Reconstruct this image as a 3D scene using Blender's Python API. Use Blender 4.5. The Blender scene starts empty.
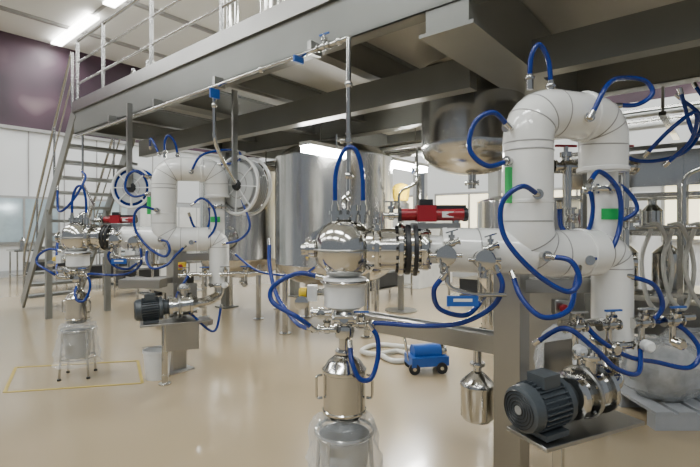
import bpy, math, random
from mathutils import Vector, Matrix
random.seed(4)
V = Vector
# ------------------------------------------------------------------ materials
def nodes(name):
    m = bpy.data.materials.new(name); m.use_nodes = True
    nt = m.node_tree; return m, nt, nt.nodes['Principled BSDF']
def mat(name, col, rough=.5, metal=0., noise=.06, scale=6., coat=0., alpha=1., bump=0., stretch=None):
    m, nt, p = nodes(name)
    tc = nt.nodes.new('ShaderNodeTexCoord'); mp = nt.nodes.new('ShaderNodeMapping')
    n = nt.nodes.new('ShaderNodeTexNoise'); n.inputs['Scale'].default_value = scale; n.inputs['Detail'].default_value = 3
    if stretch: mp.inputs['Scale'].default_value = stretch
    nt.links.new(tc.outputs['Object'], mp.inputs['Vector']); nt.links.new(mp.outputs['Vector'], n.inputs['Vector'])
    r = nt.nodes.new('ShaderNodeValToRGB')
    r.color_ramp.elements[0].position = .3; r.color_ramp.elements[1].position = .7
    r.color_ramp.elements[0].color = tuple(c*(1-noise) for c in col)+(1,)
    r.color_ramp.elements[1].color = tuple(min(1, c*(1+noise)) for c in col)+(1,)
    nt.links.new(n.outputs['Fac'], r.inputs['Fac']); nt.links.new(r.outputs['Color'], p.inputs['Base Color'])
    p.inputs['Roughness'].default_value = rough
    p.inputs['Metallic'].default_value = metal
    p.inputs['Coat Weight'].default_value = coat; p.inputs['Coat Roughness'].default_value = .08
    p.inputs['Alpha'].default_value = alpha
    if bump:
        b = nt.nodes.new('ShaderNodeBump'); b.inputs['Strength'].default_value = bump; b.inputs['Distance'].default_value = .02
        nt.links.new(n.outputs['Fac'], b.inputs['Height']); nt.links.new(b.outputs['Normal'], p.inputs['Normal'])
    return m
def emis(name, col, st):
    m, nt, p = nodes(name); p.inputs['Base Color'].default_value = col+(1,)
    p.inputs['Emission Color'].default_value = col+(1,); p.inputs['Emission Strength'].default_value = st
    return m
STEEL = mat('stainless', (.56, .555, .53), .13, 1, .02, 3)
STEELD = mat('stainless_satin', (.38, .38, .365), .30, 1, .04, 3)
RAIL = mat('rail_steel', (.42, .42, .41), .24, 1, .03, 4)
TANK = mat('tank_steel', (.58, .57, .545), .19, 1, .02, 1.2)
WHITE = mat('white_cladding', (.80, .81, .79), .12, 0, .02, 4, coat=.6)
SEAM = mat('seam_grey', (.30, .30, .29), .4)
BLUE = mat('blue_hose_rubber', (.006, .028, .20), .22, 0, .1, 20)
BLUE2 = mat('blue_plastic', (.012, .085, .36), .35)
DECK = mat('deck_paint', (.20, .207, .195), .34, .3, .05, 2)
DECKU = mat('deck_underside', (.44, .44, .41), .45, .1, .06, 1.2)
DARK = mat('dark_rubber', (.015, .017, .02), .4)
MOTOR = mat('motor_grey', (.06, .072, .082), .38, .1, .1, 12)
RED = mat('red_paint', (.26, .01, .018), .28)
YEL = mat('yellow_paint', (.75, .52, .02), .45)
GREEN = mat('green_label', (.02, .42, .10), .5)
BAG = mat('clear_plastic_film', (.78, .82, .84), .08, 0, .03, 26, alpha=.27, bump=.9)
PWHITE = mat('white_plastic', (.72, .735, .73), .35)
REELG = mat('reel_grey', (.50, .52, .52), .35, .3)
HOSEW = mat('white_hose', (.62, .62, .58), .4)
HOSEG = mat('grey_hose', (.30, .31, .31), .4)
GLASS = mat('window_glass', (.40, .50, .55), .1, .2)
GWALL = mat('grey_panel', (.38, .40, .42), .4)
LAMP = emis('lamp_tube', (1, .98, .94), 16)
TUBE = emis('fluorescent_tube', (1, .99, .95), 110)
WARM = emis('sunlit_window', (1, .90, .62), 2.0)
# ------------------------------------------------------------------ mesh builder
class G:
    def __init__(s, name): s.name = name; s.v = []; s.f = []; s.m = []; s.mats = []
    def add(s, vs, fs, mt):
        if mt not in s.mats: s.mats.append(mt)
        i = s.mats.index(mt); b = len(s.v); s.v += [tuple(x) for x in vs]
        for f in fs: s.f.append([k+b for k in f]); s.m.append(i)
    def obox(s, c, a, b, d, mt):
        c, a, b, d = V(c), V(a), V(b), V(d)
        if a.cross(b).dot(d) < 0: a = -a
        vs = [c+x*a+y*b+z*d for z in (-1, 1) for y in (-1, 1) for x in (-1, 1)]
        s.add(vs, [(0, 2, 3, 1), (4, 5, 7, 6), (0, 1, 5, 4), (2, 6, 7, 3), (0, 4, 6, 2), (1, 3, 7, 5)], mt)
    def box(s, c, sz, mt, rot=0.):
        r = math.radians(rot); cx, sx = math.cos(r), math.sin(r)
        s.obox(c, V((cx, sx, 0))*sz[0]/2, V((-sx, cx, 0))*sz[1]/2, V((0, 0, sz[2]/2)), mt)
    def beam(s, p0, p1, w, h, mt):
        p0, p1 = V(p0), V(p1); d = p1-p0; l = d.length; d.normalize()
        side = d.cross(V((0, 0, 1)))
        if side.length < .01: side = V((.643, .766, 0))
        side.normalize(); up = side.cross(d).normalized()
        s.obox((p0+p1)/2, d*l/2, side*w/2, up*h/2, mt)
    def lathe(s, o, d, prof, mt, n=28, wob=0.):
        o, d = V(o), V(d).normalized()
        a = d.orthogonal().normalized() if abs(d.z) < .99 else V((1, 0, 0))
        b = d.cross(a).normalized(); vs = []; fs = []
        for h, r in prof:
            for i in range(n):
                t = 2*math.pi*i/n; rr = max(r, .0004)
                if wob: rr += random.uniform(-wob, wob)+.5*wob*math.sin(5*t+h*9)
                vs.append(o+d*h+(a*math.cos(t)+b*math.sin(t))*rr)
        for k in range(len(prof)-1):
            for i in range(n):
                j = (i+1) % n; fs.append((k*n+i, k*n+j, (k+1)*n+j, (k+1)*n+i))
        if not wob: fs.append(tuple(range(n))[::-1]); fs.append(tuple((len(prof)-1)*n+i for i in range(n)))
        s.add(vs, fs, mt)
    def cyl(s, p0, p1, r, mt, n=20, r1=None):
        p0, p1 = V(p0), V(p1); l = (p1-p0).length
        s.lathe(p0, p1-p0, [(0, r), (l, r if r1 is None else r1)], mt, n)
    def sphere(s, c, r, mt, n=28, sz=1.):
        s.lathe(c, (0, 0, 1), [(-r*sz*math.cos(math.pi*k/20), r*math.sin(math.pi*k/20)) for k in range(21)], mt, n)
    def sweep(s, pts, r, mt, n=10):
        pts = [V(p) for p in pts]; vs = []; fs = []; N = len(pts); a = None
        for i, p in enumerate(pts):
            t = (pts[min(i+1, N-1)]-pts[max(i-1, 0)]).normalized()
            if a is None: a = t.orthogonal()
            a = (a-t*a.dot(t)).normalized(); b = t.cross(a)
            for k in range(n):
                q = 2*math.pi*k/n; vs.append(p+(a*math.cos(q)+b*math.sin(q))*r)
        for i in range(N-1):
            for k in range(n):
                j = (k+1) % n; fs.append((i*n+k, i*n+j, (i+1)*n+j, (i+1)*n+k))
        fs.append(tuple(range(n))[::-1]); fs.append(tuple((N-1)*n+k for k in range(n)))
        s.add(vs, fs, mt)
    def torus(s, c, d, R, r, mt, n=32, m=8):
        c, d = V(c), V(d).normalized(); a = d.orthogonal().normalized(); b = d.cross(a); vs = []; fs = []
        for i in range(n):
            t = 2*math.pi*i/n; e = a*math.cos(t)+b*math.sin(t)
            for k in range(m):
                q = 2*math.pi*k/m; vs.append(c+e*(R+r*math.cos(q))+d*r*math.sin(q))
        for i in range(n):
            for k in range(m):
                fs.append((i*m+k, ((i+1) % n)*m+k, ((i+1) % n)*m+(k+1) % m, i*m+(k+1) % m))
        s.add(vs, fs, mt)
    def pipe(s, pts, r, mt, bend=.06, n=16, seams=False):
        pts = [V(p) for p in pts]; out = [pts[0]]; segs = []
        for i in range(1, len(pts)-1):
            p = pts[i]; u = (pts[i-1]-p); w = (pts[i+1]-p); bb = min(bend, u.length*.49, w.length*.49)
            u.normalize(); w.normalize(); A_, B_ = p+u*bb, p+w*bb; st = len(out)
            for k in range(9):
                t = k/8; out.append(A_*(1-t)**2+p*2*t*(1-t)+B_*t*t)
            segs.append(st)
        out.append(pts[-1]); s.sweep(out, r, mt, n)
        if seams:
            for st in segs:
                for k in (0, 3, 5, 8):
                    t = (out[min(st+k+1, len(out)-1)]-out[st+k-1]).normalized()
                    s.cyl(out[st+k]-t*.003, out[st+k]+t*.003, r*1.012, SEAM, n)
    def flange(s, c, d, r, th, mt, bolts=8, bm=None):
        c, d = V(c), V(d).normalized()
        s.lathe(c-d*th/2, d, [(0, r*.97), (th*.15, r), (th*.85, r), (th, r*.97)], mt)
        a = d.orthogonal().normalized(); b = d.cross(a)
        for i in range(bolts):
            t = 2*math.pi*i/bolts; e = (a*math.cos(t)+b*math.sin(t))*r*.86
            s.cyl(c+e-d*(th/2+.012), c+e+d*(th/2+.012), .009, bm or STEEL, 6)
    def valve(s, c, d, up, r=.02, handle=None):
        handle = handle or STEEL
        c, d, up = V(c), V(d).normalized(), V(up).normalized()
        s.lathe(c-d*r*3, d, [(0, r*1.5), (r*.5, r*1.5), (r*.6, r), (r*2, r), (r*2.2, r*1.5), (r*3.8, r*1.5), (r*4, r), (r*5.4, r), (r*5.5, r*1.5), (r*6, r*1.5)], STEEL, 16)
        s.lathe(c, up, [(0, r*.8), (r*2, r*.8), (r*2.1, r*1.3), (r*3.2, r*1.3), (r*3.3, r*.5), (r*4.5, r*.5)], STEEL, 14)
        s.beam(c+up*r*4.6-d*r*2.4, c+up*r*4.6+d*r*2.4, r*.7, r*.5, handle)
    def done(s, bevel=0):
        me = bpy.data.meshes.new(s.name); me.from_pydata(s.v, [], s.f)
        for m in s.mats: me.materials.append(m)
        for p, i in zip(me.polygons, s.m): p.material_index = i; p.use_smooth = True
        me.update(); me.set_sharp_from_angle(angle=math.radians(38))
        ob = bpy.data.objects.new(s.name, me); bpy.context.collection.objects.link(ob)
        if bevel:
            b = ob.modifiers.new('bev', 'BEVEL'); b.width = bevel; b.segments = 2; b.limit_method = 'ANGLE'
        return ob
def smooth(pts, k=8):
    P = [V(p) for p in pts]; P = [P[0]*2-P[1]]+P+[P[-1]*2-P[-2]]; out = []
    for i in range(1, len(P)-2):
        a, b, c, d = P[i-1:i+3]
        for j in range(k):
            t = j/k
            out.append(.5*((2*b)+(c-a)*t+(2*a-5*b+4*c-d)*t*t+(3*b-a-3*c+d)*t**3))
    out.append(P[-2]); return out
def hose(pts, r=.0125, name='blue_hose', mt=None, off=(0, 0, 0)):
    g = G(name); q = smooth([V(p)+V(off) for p in pts]); g.sweep(q, r, mt or BLUE, 12)
    for e, f in ((q[0], q[1]), (q[-1], q[-2])):
        d = (f-e).normalized(); g.cyl(e-d*.012, e+d*.03, r*1.2, STEEL, 10)
    return g.done()
# building axes
A = V((-.766, .643, 0)); B = V((.643, .766, 0)); O = V((.52, 2.93, 0)); R = 50.
def Q(s, t, z): return O+A*s+B*t+V((0, 0, z))
def W(s, t, z): return A*s+B*t+V((0, 0, z))
# ------------------------------------------------------------------ room
g = G('floor'); FL = mat('epoxy_floor', (.405, .325, .205), .22, 0, .03, .5, coat=.3)
g.obox(W(6, 3, -.05), A*12, B*11, V((0, 0, .05)), FL); g.done()
m, nt, p = nodes('mural_paint')
tc = nt.nodes.new('ShaderNodeTexCoord'); n = nt.nodes.new('ShaderNodeTexNoise'); n.inputs['Scale'].default_value = .6; n.inputs['Detail'].default_value = 1
r = nt.nodes.new('ShaderNodeValToRGB'); e = r.color_ramp.elements
e[0].position = .38; e[0].color = (.026, .011, .021, 1); e[1].position = .68; e[1].color = (.25, .18, .19, 1)
x = e.new(.54); x.color = (.060, .027, .045, 1)
nt.links.new(tc.outputs['Object'], n.inputs['Vector']); nt.links.new(n.outputs['Fac'], r.inputs['Fac']); nt.links.new(r.outputs['Color'], p.inputs['Base Color'])
MURAL = m
WALLM = mat('wall_paint', (.66, .68, .69), .5, 0, .02, 1)
def wall(name, s0, t0, s1, t1):
    g = G(name); a, b = W(s0, t0, 0), W(s1, t1, 0); d = (b-a)
    nrm = d.cross(V((0, 0, 1))).normalized()*.1
    g.obox((a+b)/2+V((0, 0, 2.3)), d/2, nrm, V((0, 0, 2.3)), WALLM)
    g.obox((a+b)/2+V((0, 0, 6.05)), d/2, nrm, V((0, 0, 1.45)), MURAL)
    g.done()
wall('wall_back', 17, -8, 17, 13.1); wall('wall_right', -6, 13, 17, 13)
g = G('ceiling'); CE = mat('ceiling_panel', (.72, .73, .71), .6, 0, .02, 1)
g.obox(W(6, 3, 7.55), A*12, B*11, V((0, 0, .05)), CE)
for k in range(-6, 17, 3): g.obox(W(k, 3, 7.46), A*.05, B*10.8, V((0, 0, .05)), SEAM)
for k in range(-7, 13, 3): g.obox(W(6, k, 7.47), A*11.8, B*.03, V((0, 0, .03)), SEAM)
g.done()
g = G('trim_back'); g.obox(W(16.85, 2.5, .1), A*.04, B*10.3, V((0, 0, .1)), GWALL); g.obox(W(16.85, 2.5, 4.6), A*.05, B*10.3, V((0, 0, .05)), SEAM)
for t in range(-7, 13): g.obox(W(16.88, t+.35, 2.3), A*.01, B*.015, V((0, 0, 2.3)), SEAM)
g.done()
g = G('trim_right'); g.obox(W(5.5, 12.85, .1), A*11, B*.04, V((0, 0, .1)), GWALL); g.done()
for i, t in enumerate((-4.5, -1.6, 1.3, 4.2, 7.1, 10.)):
    g = G('window_%d' % (i+1)); g.obox(W(16.84, t, 1.75), A*.05, B*1.0, V((0, 0, .75)), SEAM)
    g.obox(W(16.8, t, 1.75), A*.04, B*.92, V((0, 0, .67)), GLASS)
    g.obox(W(16.77, t, 1.75), A*.03, B*.03, V((0, 0, .67)), SEAM); g.done()
for i, s in enumerate((0, 3., 6., 9.)):
    g = G('window_%d' % (i+7)); g.obox(W(s, 12.84, 1.9), A*1.2, B*.05, V((0, 0, .7)), SEAM)
    g.obox(W(s, 12.8, 1.9), A*1.12, B*.04, V((0, 0, .62)), WARM); g.obox(W(s, 12.77, 1.9), A*.03, B*.03, V((0, 0, .62)), SEAM); g.done()
g = G('door_1'); g.obox(W(12.5, 12.86, 1.1), A*.6, B*.04, V((0, 0, 1.1)), GWALL); g.obox(W(12.5, 12.8, 1.1), A*.54, B*.03, V((0, 0, 1.04)), PWHITE)
g.obox(W(12.5, 12.77, 1.55), A*.2, B*.02, V((0, 0, .3)), GLASS); g.cyl(W(12.1, 12.74, 1), W(12.1, 12.74, 1.2), .02, STEEL); g.done()
g = G('floor_marking'); YM = mat('yellow_marking', (.50, .38, .08), .5)
for a_, b_ in (((-3.3, 4.3), (-2.1, 4.55)), ((-2.1, 4.55), (-2.5, 5.3)), ((-3.3, 4.3), (-3.75, 5.05)), ((-3.75, 5.05), (-2.5, 5.3))):
    g.beam(V(a_+(.003,)), V(b_+(.003,)), .03, .004, YM)
g.done()
# ------------------------------------------------------------------ mezzanine
g = G('mezzanine_platform')
ZB, ZT = 3.0, 3.34
def sbeam(g, s0, s1, t, zb, zt, w=.12, mt=DECK):
    c = (s0+s1)/2; L = (s1-s0)/2
    g.obox(Q(c, t, (zb+zt)/2), A*L, B*.012, V((0, 0, (zt-zb)/2)), mt)
    for z in (zb+.01, zt-.01): g.obox(Q(c, t+w*.5-.012, z), A*L, B*w*.5, V((0, 0, .01)), mt)
def tbeam(g, t0, t1, s, zb, zt, w=.12, mt=DECK):
    c = (t0+t1)/2; L = (t1-t0)/2
    g.obox(Q(s, c, (zb+zt)/2), B*L, A*.01, V((0, 0, (zt-zb)/2)), mt)
    for z in (zb+.008, zt-.008): g.obox(Q(s, c, z), B*L, A*w*.5, V((0, 0, .008)), mt)
sbeam(g, -4, 6.2, 0, ZB, ZT, .14)
sbeam(g, -4, 6.2, 2.6, ZB-.05, ZT, .2); sbeam(g, 1.2, 6.2, 4.6, ZB, ZT, .14)
for s in (-3.2, -1.9, 1.3, 2.6, 3.9, 5.1): tbeam(g, 0, 2.6, s, ZB+.1, ZT)
for s in (1.2, 3.6, 6.15): tbeam(g, 0, 4.6, s, ZB+.05, ZT)
g.obox(Q(-.12, 1.3, 3.08), B*1.3, A*.15, V((0, 0, .24)), DECK)
g.obox(Q(-.12, 1.3, 2.835), B*1.32, A*.19, V((0, 0, .012)), DECK)
g.obox(Q(3.1, .98, 2.87), A*2.95, B*.07, V((0, 0, .13)), DECK)
g.obox(Q(-1.6, .98, 2.87), A*1.25, B*.07, V((0, 0, .13)), DECK)
g.obox(Q(1.1, 1.3, ZT+.02), A*5.1, B*1.34, V((0, 0, .02)), DECKU)
g.obox(Q(3.7, 3.6, ZT+.02), A*2.5, B*1.0, V((0, 0, .02)), DECKU)
g.obox(Q(1.1, -.03, ZT+.06), A*5.1, B*.012, V((0, 0, .08)), STEELD)
for s, t in ((6., 4.4), (-.4, 2.7), (1.4, 4.5), (6., 2.6), (-3.8, .1)):
    g.obox(Q(s, t, 1.5), A*.08, B*.08, V((0, 0, 1.5)), DECK); g.obox(Q(s, t, .012), A*.16, B*.16, V((0, 0, .012)), DECK)
for s in (-2., -.4, 1., 2.36, 3.8, 5.2, 6.15):
    g.cyl(Q(s, .02, ZT), Q(s, .02, ZT+1.08), .024, RAIL, 12); g.box(Q(s, .02, ZT+.05), (.09, .09, .02), RAIL, R)
for z in (1.08, .75, .42): g.cyl(Q(-4, .02, ZT+z), Q(6.15, .02, ZT+z), .024 if z > 1 else .015, RAIL, 12)
for t in (1.1, 2.3, 3.5, 4.55):
    g.cyl(Q(6.15, t, ZT), Q(6.15, t, ZT+1.08), .022, RAIL, 12)
for z in (1.08, .75, .42): g.cyl(Q(6.15, 1.1, ZT+z), Q(6.15, 4.55, ZT+z), .018, RAIL, 12)
g.done()
g = G('mezzanine_staircase'); S0, S1 = 8.9, 6.2
for t in (0, .95):
    g.beam(Q(S0, t, .08), Q(S1, t, ZT-.02), .04, .2, DECK)
    g.pipe([Q(S0-.1, t, .15), Q(S0-.1, t, 1.05), Q(S1+.1, t, ZT+1.0), Q(S1+.1, t, ZT)], .022, RAIL, .15)
    g.cyl(Q(S0-.1, t, .62), Q(S1+.1, t, ZT+.55), .014, RAIL, 10)
    for k in (.33, .66):
        s = S0+(S1-S0)*k; z = ZT*k; g.cyl(Q(s, t, z), Q(s, t, z+1.02), .018, RAIL, 10)
    g.box(Q(7.4, t, .93), (.09, .09, 1.86), DECK, R)
for i in range(13):
    k = (i+1)/14; g.obox(Q(S0+(S1-S0)*k, .475, ZT*k), A*.12, B*.46, V((0, 0, .025)), DECK)
g.done()
# ------------------------------------------------------------------ process pipes on fascia
g = G('overhead_process_pipe')
g.pipe([Q(5.9, -.1, 2.9), Q(.59, -.1, 2.95), (-.01, 3.2, 2.93), (-.01, 3.2, 1.78), (-.03, 2.56, 1.75), (-.03, 2.42, 1.72), (-.03, 2.42, 1.6)], .018, STEEL, .08, 12)
g.pipe([Q(5.6, -.1, 2.92), Q(5.6, -.1, 2.2), (-2.84, 5.0, 1.8), (-2.89, 4.78, 1.7), (-2.89, 4.78, 1.6)], .016, STEEL, .08, 12)
g.pipe([Q(2.3, -.1, 2.93), Q(2.3, -.1, 2.4), (-1.25, 4.5, 2.2), (-1.2, 4.72, 2.05)], .018, STEEL, .1, 12)
for s in (1.0, 2.3, 3.5, 4.7): g.box(Q(s, -.05, 2.98), (.12, .04, .1), STEELD, R)
for p in (Q(.7, -.1, 2.95), (-.01, 3.2, 2.6), (-.01, 3.2, 1.95), Q(2.3, -.1, 2.75), Q(1.6, -.1, 2.94)): g.sphere(p, .03, STEEL, 14)
g.valve(Q(.85, -.1, 2.95), A, (0, 0, 1), .02, BLUE2); g.valve((-.01, 3.2, 2.2), (0, 0, 1), (-1, 0, 0), .018)
g.box(Q(2.25, -.13, 2.85), (.1, .02, .09), BLUE2, R); g.box(Q(1.1, -.13, 2.9), (.1, .02, .05), BLUE2, R)
g.done()
# ------------------------------------------------------------------ processing unit
def unit(T, left=False):
    T = V(T)
    def P(x, y, z): return T+V((x, y, z))
    g = G('insulated_process_pipe')
    g.pipe([P(1.42, 2.53, 1.9), P(1.41, 2.50, 2.19), P(.92, 2.33, 2.19), P(.92, 2.33, 1.45), P(1.34, 2.46, 1.45)], .125, WHITE, .17, 36, True)
    g.flange(P(1.27, 2.455, 2.19), (.94, .34, 0), .137, .03, WHITE, 0)
    g.flange(P(.92, 2.33, 1.72), (0, 0, 1), .128, .02, WHITE, 0); g.flange(P(.92, 2.33, 1.98), (0, 0, 1), .128, .008, SEAM, 0)
    g.flange(P(1.42, 2.53, 1.91), (0, 0, 1), .135, .025, WHITE, 0)
    g.pipe([P(.50, 2.39, 1.47), P(.95, 2.34, 1.46)], .118, WHITE, .1, 32)
    g.cyl(P(.66, 2.37, 1.467), P(.666, 2.37, 1.467), .12, SEAM, 32); g.flange(P(.50, 2.39, 1.47), (1, -.09, 0), .122, .03, WHITE, 0)
    g.cyl(P(.40, 2.4, 1.47), P(.52, 2.39, 1.47), .075, WHITE, 28); g.flange(P(.40, 2.4, 1.47), (1, -.09, 0), .112, .035, STEEL, 10)
    g.pipe([P(1.28, 2.44, 1.45), P(1.45, 2.49, 1.45), P(1.45, 2.49, .98)], .105, WHITE, .14, 32, True)
    g.flange(P(1.24, 2.43, 1.45), (.95, .3, 0), .133, .02, WHITE, 0)
    g.pipe([P(1.42, 2.53, 1.95), P(1.42, 2.53, 1.5)], .078, WHITE, .1, 28)
    g.flange(P(1.42, 2.53, 1.80), (0, 0, 1), .098, .03, STEEL, 8)
    g.flange(P(1.45, 2.49, .96), (0, 0, 1), .115, .03, STEEL, 8)
    g.obox(P(.800, 2.262, 1.80), V((.006, -.008, 0)), V((.018, .014, 0)), V((0, 0, .09)), GREEN)
    g.obox(P(1.42, 2.45, 1.66), V((.05, 0, 0)), V((0, .004, 0)), V((0, 0, .03)), GREEN)
    for c, d in (((.81, 2.27, 2.09), (-.8, -.5, 0)), ((.81, 2.27, 1.92), (-.8, -.5, 0)), ((.92, 2.21, 1.75), (-.3, -1, 0)), ((.93, 2.33, 2.33), (0, 0, 1)),
                 ((1.05, 2.36, 2.3), (.1, 0, 1)), ((.95, 2.2, 1.45), (0, -1, 0)), ((.72, 2.25, 1.40), (0, -1, -.2)), ((1.22, 2.32, 1.42), (0, -1, 0)), ((1.22, 2.32, 2.15), (0, -1, 0))):
        d = V(d).normalized(); c = P(*c); g.cyl(c-d*.03, c+d*.035, .018, STEEL, 12); g.flange(c+d*.03, d, .026, .014, STEEL, 0)
    g.done()
    g = G('spherical_pressure_vessel')
    c = P(-.03, 2.42, 1.47); ax = V((1, -.05, 0)).normalized()
    g.sphere(c, .165, STEEL, 48)
    g.torus(c, (0, 0, 1), .166, .005, STEELD)
    g.lathe(c+ax*.11, ax, [(0, .11), (.04, .118), (.05, .118), (.05, .142), (.075, .142), (.075, .112), (.175, .112), (.175, .138), (.20, .138), (.20, .095), (.235, .095), (.235, .12), (.26, .12), (.26, .08), (.34, .08)], STEEL, 36)
    g.flange(c+ax*.172, ax, .144, .022, STEEL, 14); g.flange(c+ax*.297, ax, .140, .026, STEEL, 14, DARK)
    g.flange(c+ax*.335, ax, .135, .028, DARK, 12); g.flange(c+ax*.375, ax, .142, .022, DARK, 12); g.flange(c+ax*.41, ax, .108, .02, STEEL, 10)
    for k in range(6):
        a = k*math.pi/3; e = V((0, math.cos(a), math.sin(a)))*.105; g.cyl(c+ax*.18+e, c+ax*.42+e, .008, STEEL, 8)
    g.lathe(c+V((-.16, 0, .0)), (-1, 0, 0), [(0, .045), (.03, .045), (.03, .06), (.045, .06), (.045, .03), (.07, .03)], STEEL, 20)
    for dx in (-.05, .05, .10):
        q = c+V((dx, -.02, .135)); g.lathe(q, (0, 0, 1), [(0, .022), (.05, .022), (.05, .034), (.07, .034), (.07, .02), (.1, .02)], STEEL, 16)
    g.lathe(c+V((0, 0, .15)), (0, 0, 1), [(0, .045), (.02, .045), (.02, .06), (.035, .06), (.035, .03), (.06, .03)], STEEL, 20)
    g.valve(c+V((.17, -.09, .15)), (0, 0, 1), (.3, -1, 0), .016); g.valve(c+V((.25, -.03, .18)), (1, 0, 0), (0, 0, 1), .016)
    b = P(-.03, 2.42, 0)
    g.lathe(b, (0, 0, 1), [(1.34, .07), (1.325, .07), (1.32, .115), (1.30, .125), (1.28, .115), (1.275, .11), (1.17, .11), (1.155, .09), (1.15, .04), (1.10, .04)][::-1], PWHITE, 36)
    g.torus(b+V((0, 0, 1.30)), (0, 0, 1), .125, .008, STEEL)
    g.lathe(b, (0, 0, 1), [(.90, .03), (1.0, .03), (1.0, .05), (1.03, .055), (1.06, .05), (1.06, .032), (1.11, .032), (1.11, .06), (1.13, .06), (1.15, .05)], STEEL, 20)
    g.box(b+V((-.17, -.03, 1.24)), (.05, .06, .08), PWHITE); g.lathe(b+V((-.2, -.03, 1.24)), (-1, 0, 0), [(0, .03), (.03, .03), (.04, .02)], YEL, 16)
    g.cyl(b+V((-.2, -.03, 1.24)), b+V((-.1, 0, 1.24)), .02, STEEL)
    g.valve(b+V((.09, -.05, 1.08)), (1, 0, 0), (0, -.4, 1), .016, BLUE2); g.cyl(b+V((0, 0, 1.08)), b+V((.16, -.07, 1.08)), .014, STEEL)
    g.valve(b+V((-.09, -.05, 1.05)), (1, 0, 0), (0, -.4, 1), .016); g.cyl(b+V((0, 0, 1.05)), b+V((-.17, -.07, 1.05)), .014, STEEL)
    g.valve(b+V((-.12, -.06, 1.14)), (1, 0, 0), (0, -1, 0), .018); g.valve(b+V((.0, -.12, 1.12)), (1, 0, 0), (0, -1, 0.3), .02)
    g.lathe(b+V((-.22, -.06, 1.20)), (0, -1, 0), [(0, .03), (.02, .035), (.05, .035), (.055, .02)], STEEL, 16)
    g.done()
    g = G('valve_actuator')
    q = P(.43, 2.38, 1.655)
    g.cyl(q+V((-.16, .01, 0)), q+V((.17, -.01, 0)), .033, RED, 24); g.box(q+V((-.03, 0, .005)), (.10, .085, .085), RED)
    g.cyl(q+V((-.175, .01, 0)), q+V((-.16, .01, 0)), .037, DARK, 24); g.cyl(q+V((.165, -.01, 0)), q+V((.185, -.01, 0)), .037, DARK, 24)
    g.box(q+V((-.03, 0, .06)), (.07, .05, .04), DARK); g.cyl(q+V((-.05, 0, -.12)), q+V((-.05, 0, -.04)), .022, STEEL); g.box(q+V((.08, -.034, .0)), (.06, .006, .03), PWHITE)
    g.box(q+V((.08, .0, .04)), (.2, .04, .02), DARK); g.box(q+V((.02, 0, -.06)), (.26, .05, .03), STEELD); g.cyl(q+V((.13, 0, -.06)), q+V((.13, 0, .0)), .02, STEEL)
    g.done()
    g = G('sampling_valve_assembly')
    for x, z in ((.47, 1.45), (.66, 1.43)):
        q = P(x, 2.25, z); g.lathe(P(x, 2.30, z), (0, -1, 0), [(0, .03), (.03, .03), (.03, .045), (.05, .045), (.05, .03), (.08, .03), (.08, .05), (.11, .05), (.115, .03)], STEEL, 20)
        g.valve(q+V((0, -.03, -.05)), (0, 0, 1), (-.6, -1, 0), .014); g.valve(q+V((.03, -.04, .06)), (1, 0, .3), (0, 0, 1), .013)
        g.cyl(q+V((-.08, -.04, .0)), q+V((.08, -.04, .0)), .011, STEEL, 12)
    g.pipe([P(.47, 2.21, 1.42), P(.47, 2.18, 1.30), P(.60, 2.18, 1.26), P(.76, 2.2, 1.26)], .011, STEEL, .04, 10)
    g.box(P(.54, 2.16, 1.235), (.15, .012, .05), BLUE2); g.box(P(.54, 2.153, 1.24), (.09, .004, .014), PWHITE)
    g.done()
    g = G('stainless_discharge_can')
    g.lathe(b, (0, 0, 1), [(.56, .06), (.57, .085), (.60, .113), (.605, .118), (.615, .118), (.62, .113), (.81, .113), (.815, .119), (.83, .119), (.835, .11), (.87, .09), (.905, .045), (.91, .03), (.93, .03)], STEEL, 40)
    for a in (-.118, .118): g.pipe([b+V((a, -.02, .80)), b+V((a*1.25, -.03, .80)), b+V((a*1.25, -.03, .68)), b+V((a, -.02, .68))], .007, STEEL, .02, 8)
    g.flange(b+V((0, 0, .92)), (0, 0, 1), .05, .02, STEEL, 0)
    g.done()
    # pail in a stand, wrapped in a loose clear bag
    g = G('bag_lined_collection_pail')
    g.lathe(b, (0, 0, 1), [(.20, .10), (.21, .115), (.46, .135), (.465, .145), (.48, .145), (.48, .135), (.45, .13), (.24, .11)], STEELD, 32)
    g.torus(b+V((0, 0, .50)), (0, 0, 1), .155, .009, STEEL); g.torus(b+V((0, 0, .20)), (0, 0, 1), .165, .008, STEEL)
    for k in range(4):
        a = math.radians(45+90*k+15); e = V((math.cos(a), math.sin(a), 0)); g.cyl(b+e*.19, b+e*.155+V((0, 0, .5)), .011, STEEL, 10)
        g.cyl(b+e*.19, b+e*.19+V((0, 0, .02)), .018, DARK, 10)
        g.beam(b+e*.165+V((0, 0, .2)), b+V((0, 0, .2)), .02, .008, STEEL)
    g.lathe(b, (0, 0, 1), [(.14, .225), (.19, .205), (.25, .215), (.31, .19), (.37, .195), (.43, .175), (.49, .18), (.535, .168), (.56, .155), (.545, .12), (.57, .10), (.60, .12)], BAG, 34, .016)
    g.done()
    g = G('stainless_sample_can'); d_ = P(.77, 2.72, 0)
    g.lathe(d_, (0, 0, 1), [(.42, .05), (.43, .085), (.45, .098), (.62, .098), (.63, .103), (.64, .103), (.66, .09), (.70, .05), (.72, .025), (.86, .025)], STEEL, 32)
    g.flange(d_+V((0, 0, .76)), (0, 0, 1), .045, .02, STEEL, 0); g.done()
    g = G('equipment_support_frame')
    c0 = P(.94, 2.62, 0)
    g.box(c0+V((0, 0, .67)), (.155, .155, 1.34), STEELD, R); g.box(c0+V((0, 0, .01)), (.28, .28, .02), STEELD, R)
    g.box(c0+V((0, 0, 1.35)), (.24, .24, .02), STEELD, R)
    e0 = c0+A*1.12
    g.beam(c0+V((0, 0, .935)), e0+V((0, 0, .935)), .12, .012, STEELD)
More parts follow.
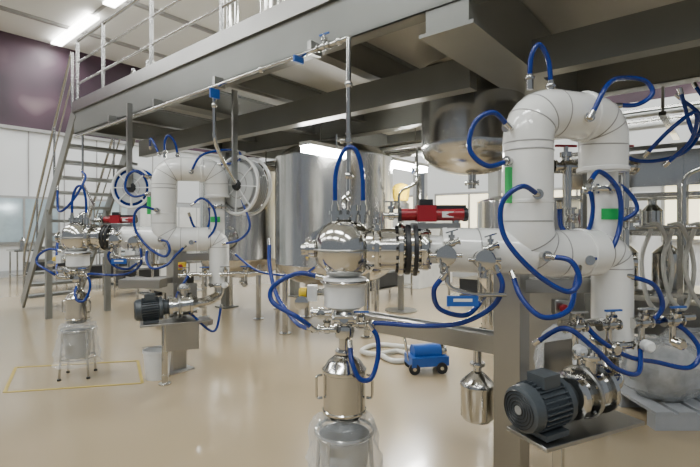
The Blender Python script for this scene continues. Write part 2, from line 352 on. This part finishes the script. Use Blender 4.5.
    for s_ in (-1, 1): g.beam(c0+B*.06*s_+V((0, 0, .90)), e0+B*.06*s_+V((0, 0, .90)), .008, .11, STEELD)
    g.beam(P(.80, 2.05, .625), P(1.40, 2.32, .625), .24, .02, STEELD)
    g.beam(c0+V((0, 0, .58)), P(1.0, 2.16, .58), .07, .06, STEELD); g.beam(c0+V((.05, 0, .58)), P(1.4, 2.35, .58), .07, .06, STEELD)
    g.beam(P(1.0, 2.16, .0), P(1.0, 2.16, .6), .045, .045, STEEL); g.lathe(P(1.0, 2.16, 0), (0, 0, 1), [(0, .06), (.015, .06), (.02, .03), (.1, .03)], STEEL)
    g.beam(c0+V((.0, 0, 1.25)), P(1.42, 2.6, 1.25), .08, .08, STEELD)
    g.obox(P(1.12, 2.42, .82), V((.10, .05, 0)), V((0, .005, 0)), V((0, 0, .16)), STEELD)
    if left:
        g.box(P(.72, 2.3, 1.0), (.42, .2, .09), STEELD); g.beam(P(.72, 2.35, 1.0), c0+V((0, 0, 1.0)), .08, .06, STEELD)
        g.obox(P(1.15, 2.2, .47), V((.16, .06, 0)), V((0, .005, 0)), V((0, 0, .14)), STEELD)
    g.done(.003)
    g = G('pump_with_electric_motor')
    m0 = P(.76, 2.03, .765); d = V((.9, .42, .05)).normalized(); sd = V((-d.y, d.x, 0)).normalized(); up = d.cross(sd)
    g.lathe(m0, d, [(0, .085), (.012, .102), (.06, .108), (.065, .096), (.215, .096), (.22, .11), (.25, .11), (.255, .08), (.29, .07)], MOTOR, 32)
    g.lathe(m0-d*.004, d, [(0, .02), (.006, .02)], SEAM, 12)
    for q in range(5): g.torus(m0-d*.002, d, .025+q*.015, .003, DARK, 24, 6)
    for k in range(28):
        a = 2*math.pi*k/28; e = sd*math.cos(a)+up*math.sin(a); f_ = -sd*math.sin(a)+up*math.cos(a)
        g.obox(m0+d*.14+e*.102, d*.075, f_*.0025, e*.011, MOTOR)
    g.obox(m0+d*.14+up*.122-sd*.02, d*.05, sd*.05, up*.028, MOTOR); g.obox(m0+d*.14-up*.115, d*.07, sd*.09, up*.012, MOTOR)
    p0 = m0+d*.29
    g.lathe(p0, d, [(0, .075), (.02, .112), (.05, .112), (.055, .085), (.10, .085), (.105, .118), (.13, .118), (.135, .10), (.21, .10), (.215, .122), (.24, .122), (.245, .09), (.28, .07), (.30, .06)], STEEL, 36)
    g.flange(p0+d*.118, d, .126, .02, STEELD, 10)
    g.cyl(p0+d*.17+up*.08, p0+d*.17+up*.17, .045, STEEL); g.flange(p0+d*.17+up*.17, up, .065, .025, STEEL, 6)
    g.pipe([p0+d*.29, p0+d*.36, P(1.45, 2.49, .84), P(1.45, 2.49, .96)], .05, STEEL, .07)
    g.done()
    g = G('drain_valve_manifold')
    g.pipe([P(1.1, 2.36, 1.08), P(1.95, 2.56, 1.08)], .022, STEEL, .05, 12)
    for k in range(4):
        q = P(1.15+k*.2, 2.30+k*.047, 1.08); g.valve(q, (1, .2, 0), (0, -.5, 1), .02, BLUE2 if k % 2 else STEEL); g.cyl(q, q+V((0, 0, -.12)), .016, STEEL)
        g.cyl(q, q+V((0, .08, 0)), .016, STEEL)
        g.lathe(q+V((0, -.03, -.11)), (0, -1, 0), [(0, .03), (.04, .03), (.05, .02)], STEEL if k % 2 else PWHITE, 14)
    g.done()
    g = G('emergency_stop_box'); q = P(1.10, 2.36, 1.17)
    g.box(q, (.07, .05, .08), YEL if left else STEELD); g.lathe(q+V((0, -.025, 0)), (0, -1, 0), [(0, .016), (.02, .016), (.02, .024), (.033, .022)], RED, 18); g.done(.004)
    H = [
        [(.79, 2.24, 2.09), (.70, 2.2, 2.15), (.61, 2.2, 2.10), (.585, 2.2, 1.97), (.67, 2.2, 1.89), (.79, 2.25, 1.92)],
        [(.93, 2.33, 2.35), (.935, 2.32, 2.47), (.975, 2.32, 2.53), (1.03, 2.34, 2.46), (1.055, 2.36, 2.33)],
        [(.91, 2.18, 1.75), (.80, 2.10, 1.78), (.715, 2.12, 1.70), (.73, 2.12, 1.54), (.86, 2.1, 1.38), (1.01, 2.1, 1.29), (1.07, 2.1, 1.34), (1.04, 2.12, 1.43), (.95, 2.16, 1.45)],
        [(1.22, 2.30, 1.81), (1.31, 2.36, 1.88), (1.42, 2.38, 1.78), (1.44, 2.4, 1.6), (1.36, 2.36, 1.46), (1.22, 2.3, 1.42)],
        [(1.22, 2.28, 2.15), (1.32, 2.3, 2.32), (1.50, 2.45, 2.40), (1.64, 2.5, 2.40), (1.68, 2.5, 2.33), (1.6, 2.5, 2.27), (1.45, 2.45, 2.25)],
        [(1.14, 2.45, 1.72), (1.18, 2.5, 1.58), (1.30, 2.5, 1.54), (1.35, 2.5, 1.68), (1.33, 2.5, 1.82)],
        [(1.2, 2.32, 1.10), (1.28, 2.3, 1.01), (1.44, 2.32, .92), (1.63, 2.4, .87), (1.81, 2.4, .84), (1.88, 2.42, .93), (1.79, 2.45, 1.05), (1.6, 2.46, 1.08)],
        [(.72, 2.22, 1.39), (.745, 2.2, 1.30), (.71, 2.25, 1.19), (.57, 2.3, 1.10), (.38, 2.32, 1.08), (.16, 2.34, 1.09), (.10, 2.36, 1.08)],
        [(.80, 2.22, 1.36), (.82, 2.15, 1.25), (.90, 2.1, 1.17), (1.03, 2.12, 1.20), (1.10, 2.2, 1.30), (1.16, 2.28, 1.38)],
        [(.95, 2.3, 1.0), (1.04, 2.18, 1.10), (1.17, 2.16, 1.01), (1.3, 2.2, .9), (1.44, 2.25, .86), (1.55, 2.4, .95)],
        [(-.08, 2.40, 1.70), (-.075, 2.40, 1.88), (-.03, 2.40, 2.0), (.03, 2.40, 2.0), (.065, 2.40, 1.88), (.07, 2.40, 1.70)],
        [(-.15, 2.33, 1.33), (-.27, 2.32, 1.35), (-.40, 2.35, 1.28), (-.40, 2.33, 1.20), (-.27, 2.3, 1.13), (-.19, 2.34, 1.06)],
        [(-.20, 2.36, 1.05), (-.30, 2.5, 1.06), (-.44, 2.7, 1.18), (-.50, 2.8, 1.35), (-.51, 2.85, 1.5)],
        [(.10, 2.34, 1.08), (.14, 2.34, 1.02), (.145, 2.33, .92), (.11, 2.3, .82), (.05, 2.28, .82), (.01, 2.3, .90), (.0, 2.36, .98)],
        [(.46, 2.18, 1.36), (.41, 2.2, 1.28), (.45, 2.25, 1.18), (.58, 2.25, 1.15), (.68, 2.3, 1.22)],
        [(1.48, 2.4, 1.33), (1.62, 2.4, 1.28), (1.68, 2.42, 1.16), (1.62, 2.44, 1.07), (1.52, 2.44, 1.08)],
    ]
    if left: H = H[:6]+H[7:9]+H[10:15]+[
        [(.87, 2.33, 2.33), (.78, 2.4, 2.48), (.70, 2.5, 2.53), (.66, 2.6, 2.45)],
        [(1.2, 2.3, 1.1), (1.1, 2.2, .85), (1.25, 2.2, .7), (1.45, 2.3, .5), (1.5, 2.4, .75)], [(-.3, 2.5, 2.), (-.25, 2.45, 1.75), (-.08, 2.4, 1.85), (.0, 2.5, 2.1), (-.1, 2.6, 2.2)],
        [(1.68, 2.5, 1.9), (1.8, 2.4, 1.6), (1.7, 2.4, 1.45), (1.52, 2.4, 1.4)], [(1.6, 2.5, 1.3), (1.9, 2.45, 1.1), (2.3, 2.6, 1.05), (2.5, 2.6, 1.15)]]
    for h in H: hose(h, .0128, off=T)
unit((0, 0, 0)); unit((-2.86, 2.36, .0), True)
for h in ([(1.9, 2.9, 2.05), (2.0, 2.8, 2.2), (2.15, 2.8, 2.3), (2.2, 2.9, 2.15), (2.1, 3., 2.0)], [(1.5, 2.9, 1.95), (1.75, 2.9, 1.85), (1.85, 2.9, 1.7), (1.7, 2.9, 1.62), (1.55, 2.8, 1.7)],
          [(1.75, 3.2, 2.3), (1.95, 3.1, 2.05), (2.3, 3.1, 2.1), (2.5, 3.2, 2.35), (2.4, 3.3, 2.55)],
          [(2.2, 3., 2.5), (2.3, 3., 2.2), (2.5, 3.1, 2.35), (2.45, 3.2, 2.6)]):
    hose(h, .013)
# ------------------------------------------------------------------ hose reels
def reel(c, d, r, mt_h):
    g = G('hose_reel'); c = V(c); d = V(d).normalized()
    for k in (-.09, .09):
        g.torus(c+d*k, d, r, .018, PWHITE, 40, 10); g.lathe(c+d*(k-.004), d, [(0, r*.78), (.008, r*.78)], REELG, 40)
        g.torus(c+d*k, d, r*.45, .008, SEAM, 32, 6)
        a = d.orthogonal().normalized(); b = d.cross(a)
        for i in range(8):
            e = a*math.cos(i*math.pi/4)+b*math.sin(i*math.pi/4); g.beam(c+d*k+e*.05, c+d*k+e*r, .02, .012, PWHITE)
    for i in range(6):
        for j in range(3): g.torus(c+d*(-.07+i*.028), d, r*.62+j*.03+.02, .013, mt_h, 36, 6)
    g.lathe(c-d*.13, d, [(0, .05), (.02, .06), (.24, .06), (.26, .045)], DARK, 20)
    g.beam(c+d*.13, c+d*.13+V((0, 0, 3.0-c.z+.05)), .06, .03, STEELD); g.beam(c+V((0, 0, r+.05)), c+d*.13+V((0, 0, r+.05)), .06, .03, STEELD)
    g.done()
reel((-1.17, 4.95, 2.03), (-.55, -.84, 0), .31, HOSEG); reel((-2.62, 5.5, 2.05), (-.1, -1, 0), .24, BLUE)
# ------------------------------------------------------------------ tanks
def tank(name, c, r, z0, z1, cone=.35, legs=True, n=64, ped=None):
    g = G(name); c = V(c+(0,))
    pr = [(z0-cone*math.cos(k*math.pi/20), max(.04, r*math.sin(k*math.pi/20))) for k in range(10)]
    pr += [(z0, r), (z0+.015, r*1.006), (z0+.03, r), (z1, r), (z1+.02, r*1.006), (z1+.04, r), (z1+r*.18, r*.8), (z1+r*.28, r*.45), (z1+r*.32, .05)]
    g.lathe(c, (0, 0, 1), pr, TANK, n)
    g.cyl(c+V((0, 0, z0-cone-.14)), c+V((0, 0, z0-cone+.02)), .04, STEEL); g.flange(c+V((0, 0, z0-cone-.08)), (0, 0, 1), .07, .03, STEEL, 6)
    if legs:
        for k in range(4):
            a = math.radians(35+90*k); e = V((math.cos(a), math.sin(a), 0)); g.cyl(c+e*r*.93, c+e*r*.93+V((0, 0, z0+.15)), .045, STEEL, 14); g.cyl(c+e*r*.93, c+e*r*.93+V((0, 0, .02)), .09, STEEL, 14)
        g.lathe(c+V((-r*.1, -r*.95, z0+.4)), (-.1, -1, 0), [(0, .16), (.09, .16), (.09, .19), (.12, .19), (.13, .12)], STEEL, 28)
    if ped is not None:
        for k in range(3):
            a = math.radians(20+120*k); e = V((math.cos(a), math.sin(a), 0))*r*.9; g.cyl(c+e+V((0, 0, ped)), c+e+V((0, 0, z0+.1)), .03, STEEL, 12)
    g.done()
tank('mixing_tank', (-.25, 7.1), .92, 1.0, 2.6)
tank('mixing_tank', (-1.95, 8.2), .75, 1.0, 2.5)
tank('suspended_hopper_tank', (1.22, 4.5), .50, 2.36, 3.1, .26, False)
tank('buffer_tank', (2.3, 6.6), .42, .9, 1.9)
g = G('tank_agitator_drive'); c = V((.95, 8.4, 0))
g.lathe(c, (0, 0, 1), [(0, .3), (.02, .3), (.02, .06), (1.9, .06), (1.9, .16), (2.0, .16), (2.02, .11), (2.25, .11), (2.3, .05)], STEELD, 24); g.lathe(c+V((0, 0, 2.05)), (0, 0, 1), [(0, .14), (.22, .17), (.3, .12), (.33, .03)], YEL, 24); g.done()
g = G('fluorescent_luminaire'); f0, f1 = V((-.57, 5.65, 2.56)), V((1.3, 7.9, 2.56))
g.beam(f0+V((0, 0, .07)), f1+V((0, 0, .07)), .2, .05, PWHITE); g.beam(f0, f1, .13, .08, TUBE)
for k in (.1, .9): q = f0.lerp(f1, k); g.cyl(q+V((0, 0, .05)), q+V((0, 0, .82)), .008, STEEL, 8)
g.done()
# ------------------------------------------------------------------ floor items
g = G('white_bucket'); c = V((-2.02, 4.72, 0))
g.lathe(c, (0, 0, 1), [(0, .11), (.01, .115), (.27, .135), (.275, .143), (.30, .143), (.30, .132), (.03, .112), (.02, .02)], PWHITE, 32)
g.sweep(smooth([c+V((-.14, 0, .28)), c+V((-.11, -.1, .34)), c+V((0, -.14, .36)), c+V((.11, -.1, .34)), c+V((.14, 0, .28))]), .004, STEEL, 6); g.done()
g = G('portable_transfer_pump'); c = V((.84, 4.95, 0))
g.box(c+V((0, 0, .13)), (.42, .26, .1), BLUE2, 12); g.cyl(c+V((-.16, -.03, .21)), c+V((.14, .03, .21)), .085, BLUE2, 24); g.lathe(c+V((.14, .03, .21)), (1, .2, 0), [(0, .1), (.03, .1), (.03, .06), (.08, .05)], STEEL, 20)
for a, b in ((-.15, -.14), (.15, -.1), (-.17, .12), (.15, .14)): g.cyl(c+V((a, b-.02, .06)), c+V((a, b+.02, .06)), .06, DARK, 18); g.cyl(c+V((a, b-.025, .06)), c+V((a, b+.025, .06)), .02, STEEL, 10)
g.pipe([c+V((-.2, -.05, .12)), c+V((-.24, -.05, .36)), c+V((-.24, .1, .36)), c+V((-.2, .1, .12))], .01, STEEL, .05, 8)
g.done()
g = G('white_cleaning_hose')
g.sweep(smooth([(.35, 5.5, .03), (.5, 5.2, .03), (.75, 5.3, .03), (.6, 5.6, .03), (.3, 5.4, .05), (.15, 5.6, .04), (.4, 5.9, .03), (.9, 5.7, .03)]), .03, HOSEW, 10); g.done()
def bag(name, c, sx, sy, sz, seed):
    random.seed(seed); g = G(name); c = V(c); n = 26; vs = []; K = 11; fs = []
    for k in range(K):
        ph = math.pi*k/(K-1)
        for i in range(n):
            t = 2*math.pi*i/n; q = 1+random.uniform(-.1, .1)
            vs.append(c+V((sx*math.sin(ph)**.6*math.cos(t)*q, sy*math.sin(ph)**.6*math.sin(t)*q, sz*(1-math.cos(ph))/2*(1+random.uniform(-.05, .05)))))
    for k in range(K-1):
        for i in range(n): j = (i+1) % n; fs.append((k*n+i, k*n+j, (k+1)*n+j, (k+1)*n+i))
    g.add(vs, fs, mat('bag_film_'+str(seed), (.66, .69, .72), .08, 0, .12, 14, alpha=.38, bump=1.)); 
    g.lathe(c+V((0, 0, .0)), (0, 0, 1), [(0, sx*.5), (.02, sx*.52), (sz*.7, sx*.55), (sz*.72, sx*.4), (sz*.8, sx*.38)], PWHITE if seed != 1 else STEELD, 24)
    g.done()
g = G('plastic_pallet')
for k in range(6): g.box((2.45+k*.18, 4.0, .13), (.14, 1.0, .025), GWALL)
for k in range(3): g.box((2.9, 3.55+k*.45, .06), (1.05, .1, .12), GWALL)
g.done()
bag('plastic_wrapped_drum', (2.65, 3.85, .145), .34, .33, .48, 1); bag('plastic_wrapped_drum', (3.2, 4.1, .145), .34, .36, .5, 2); bag('plastic_wrapped_drum', (1.75, 3.55, .0), .28, .28, .8, 3)
# ------------------------------------------------------------------ right background machinery
g = G('stainless_filling_machine')
c = V((4.0, 5.4, 0))
def M(a, b, z): return c+A*a+B*b+V((0, 0, z))
for a in (-1.2, 0, 1.2):
    for b in (-.45, .45): g.obox(M(a, b, 1.25), A*.03, B*.03, V((0, 0, 1.25)), STEEL)
for z in (.25, .8, 1.5, 1.95, 2.5):
    for b in (-.45, .45): g.obox(M(0, b, z), A*1.2, B*.025, V((0, 0, .025)), STEEL)
    for a in (-1.2, 0, 1.2): g.obox(M(a, 0, z), A*.025, B*.45, V((0, 0, .025)), STEEL)
g.obox(M(0, 0, 1.55), A*1.18, B*.42, V((0, 0, .02)), STEELD); g.obox(M(0, 0, 2.25), A*1.18, B*.42, V((0, 0, .2)), STEEL)
g.obox(M(0, 0, .82), A*1.18, B*.42, V((0, 0, .02)), STEELD)
for a in (-.9, -.45, .15, .6, .95): g.lathe(M(a, -.1, .84), (0, 0, 1), [(0, .15), (.02, .16), (.42, .16), (.46, .12), (.52, .05), (.62, .05)], STEEL, 28); g.valve(M(a, -.32, 1.1), (0, 0, 1), -B, .022)
g.obox(M(0, .0, .5), A*1.1, B*.4, V((0, 0, .2)), STEELD)
for a in (-.8, -.3, .3, .8): g.lathe(M(a, -.1, 1.57), (0, 0, 1), [(0, .12), (.2, .12), (.28, .05), (.36, .05)], STEEL, 20)
g.done()
g = G('white_transfer_hose_rack')
g.cyl((2.75, 4.5, 0), (2.75, 4.5, 1.6), .02, STEEL); g.cyl((3.7, 4.35, 0), (3.7, 4.35, 1.6), .02, STEEL); g.cyl((2.75, 4.5, 1.58), (3.7, 4.35, 1.58), .018, STEEL)
for x in (2.75, 3.7): g.cyl((x, 4.42, .0), (x, 4.42, .015), .15, STEEL)
for k in range(3):
    x = 2.95+k*.19; y = 4.46-k*.03
    g.sweep(smooth([(x, y-.05, 1.56), (x-.1, y-.06, 1.25), (x-.03, y-.06, .85+.05*k), (x+.12, y-.06, .8), (x+.2, y-.06, 1.2), (x+.1, y-.04, 1.58), (x+.02, y+.05, 1.6)]), .02, HOSEW, 10)
g.done()
g = G('overhead_pipe_rack')
for k in range(6):
    g.cyl(Q(-3.5, 3.0+k*.22, 2.75+.07*(k % 3)), Q(5.8, 3.0+k*.22, 2.75+.07*(k % 3)), .025+.012*(k % 2), STEEL if k % 3 else PWHITE, 12)
for s in (-3, -1, 1, 3, 5): g.obox(Q(s, 3.5, 2.68), B*.8, A*.03, V((0, 0, .02)), STEEL); g.cyl(Q(s, 2.75, 2.68), Q(s, 2.75, 3.3), .015, STEEL)
for s in (-2.2, -1.4, -.5, .4, 2.): g.pipe([Q(s, 3.1, 2.78), Q(s, 3.1, 2.2), Q(s+.25, 3.0, 2.1), Q(s+.25, 3., 1.4)], .02, STEEL, .1); g.valve(Q(s, 3.1, 2.4), (0, 0, 1), (-1, -1, 0), .025, BLUE2)
g.done()
g = G('pump_valve_manifold')
g.cyl((1.35, 3.5, 2.05), (2.3, 3.65, 2.05), .045, STEEL)
for k in range(4): g.valve((1.45+.22*k, 3.48, 2.05), (1, .1, 0), (0, 0, 1), .035, RED if k % 2 else STEEL); g.cyl((1.45+.22*k, 3.45, 2.05), (1.45+.22*k, 3.45, 1.3), .028, STEEL); g.valve((1.45+.22*k, 3.4, 1.65), (0, 0, 1), (0, -1, 0), .028)
g.cyl((1.35, 3.5, 1.3), (2.3, 3.65, 1.3), .05, STEEL); g.box((1.75, 3.9, .65), (.5, .4, 1.3), STEELD, R)
g.done()
g = G('control_cabinet'); g.box((2.35, 5.2, .95), (.7, .4, 1.9), STEELD, R); g.box((2.2, 5.02, 1.4), (.02, .3, .3), DARK, R); g.done(.01)
def bench(c, L, Wd, H, rot=R):
    g = G('stainless_workbench'); c = V(c+(0,)); r_ = math.radians(rot); ex = V((math.cos(r_), math.sin(r_), 0)); ey = V((-ex.y, ex.x, 0))
    g.obox(c+V((0, 0, H)), ex*L/2, ey*Wd/2, V((0, 0, .02)), STEEL); g.obox(c+V((0, 0, .25)), ex*L*.48, ey*Wd*.46, V((0, 0, .012)), STEEL)
    for a in (-1, 1):
        for b in (-1, 1): g.cyl(c+ex*a*L*.46+ey*b*Wd*.43, c+ex*a*L*.46+ey*b*Wd*.43+V((0, 0, H)), .022, STEEL, 10)
    for k in range(4): q = c+ex*L*(-.35+.22*k)+V((0, 0, H+.02)); g.lathe(q, (0, 0, 1), [(0, .1), (.25+.06*(k % 2), .1), (.3+.06*(k % 2), .05), (.34+.06*(k % 2), .05)], PWHITE if k % 2 else STEEL, 18)
    g.obox(c+V((0, 0, .42)), ex*L*.3, ey*Wd*.3, V((0, 0, .14)), DARK)
    g.done()
bench((-6.6, 11.6), 1.6, .8, .9); bench((-5.0, 10.6), 1.4, .7, .9); bench((-8.6, 13.), 2., .8, .9); bench((-7.5, 15.), 2., .8, 1.); bench((.7, 9.9), 1.6, .7, .9); bench((2.6, 9.), 1.6, .7, .9); bench((-3.6, 9.1), 1.2, .7, .85)
g = G('storage_cabinet'); c = V((-5.1, 12.9, 0)); g.box(c+V((0, 0, 1.1)), (2.2, .7, 2.2), GWALL, R)
for k in range(4): q = c+B*(-.82+k*.55)-A*.36+V((0, 0, 1.1)); g.obox(q, B*.26, A*.01, V((0, 0, 1.0)), PWHITE); g.cyl(q-A*.03+B*.18+V((0, 0, -.1)), q-A*.03+B*.18+V((0, 0, .1)), .012, STEEL, 8)
g.done()
g = G('white_process_machine'); c = V((1.9, 12.2, 0)); g.box(c+V((0, 0, .9)), (1.8, 1.0, 1.8), PWHITE, R); g.box(c+V((-.35, -.75, 1.2)), (.02, .7, .5), GWALL, R); g.cyl(c+V((0, 0, 1.8)), c+V((0, 0, 3.2)), .2, STEEL); g.done(.02)
tank('upper_floor_vessel', tuple(Q(3.1, 1.3, 0))[:2], .16, 4.1, 5.2, .2, False, 48, 3.36)
g = G('upper_floor_vent_duct'); g.pipe([Q(4.4, 1.6, 3.36), Q(4.4, 1.6, 5.6), Q(4.4, 6, 5.6)], .09, STEEL, .3); g.done()
# ------------------------------------------------------------------ lights
def area(loc, sx, sy, p, col=(.95, .985, 1), rot=(0, 0, R)):
    l = bpy.data.lights.new('ceiling_light', 'AREA'); l.shape = 'RECTANGLE'; l.size = sx; l.size_y = sy; l.energy = p; l.color = col
    o = bpy.data.objects.new('ceiling_light', l); o.location = loc; o.rotation_euler = [math.radians(a) for a in rot]; bpy.context.collection.objects.link(o)
for s in (-3, 1.5, 6, 11, 15):
    for t in (-5, -1., 5, 10): area(W(s, t, 7.35), .5, 3., 125 if t > -2 else 85)
q = f0.lerp(f1, .5); area(q+V((0, 0, -.06)), 2.6, .1, 110, (1, .98, .94), (0, 0, 50))
g = G('ceiling_luminaires')
for s in (-3, 1.5, 6, 11, 15):
    for t in (-5, -1., 5, 10): g.obox(W(s, t, 7.4), A*1.5, B*.15, V((0, 0, .03)), LAMP)
g.done()
w = bpy.data.worlds.new('hall_ambient'); bpy.context.scene.world = w; w.use_nodes = True
bg = w.node_tree.nodes['Background']; bg.inputs[0].default_value = (.82, .90, 1, 1); bg.inputs[1].default_value = .32
# ------------------------------------------------------------------ camera
cd = bpy.data.cameras.new('camera'); cd.sensor_width = 36; cd.lens = 450/700*36; cd.shift_y = -8.5/700; cd.clip_start = .05
co = bpy.data.objects.new('camera', cd); co.location = (0, 0, 1.6); co.rotation_euler = (math.pi/2, 0, 0); bpy.context.collection.objects.link(co)
bpy.context.scene.camera = co
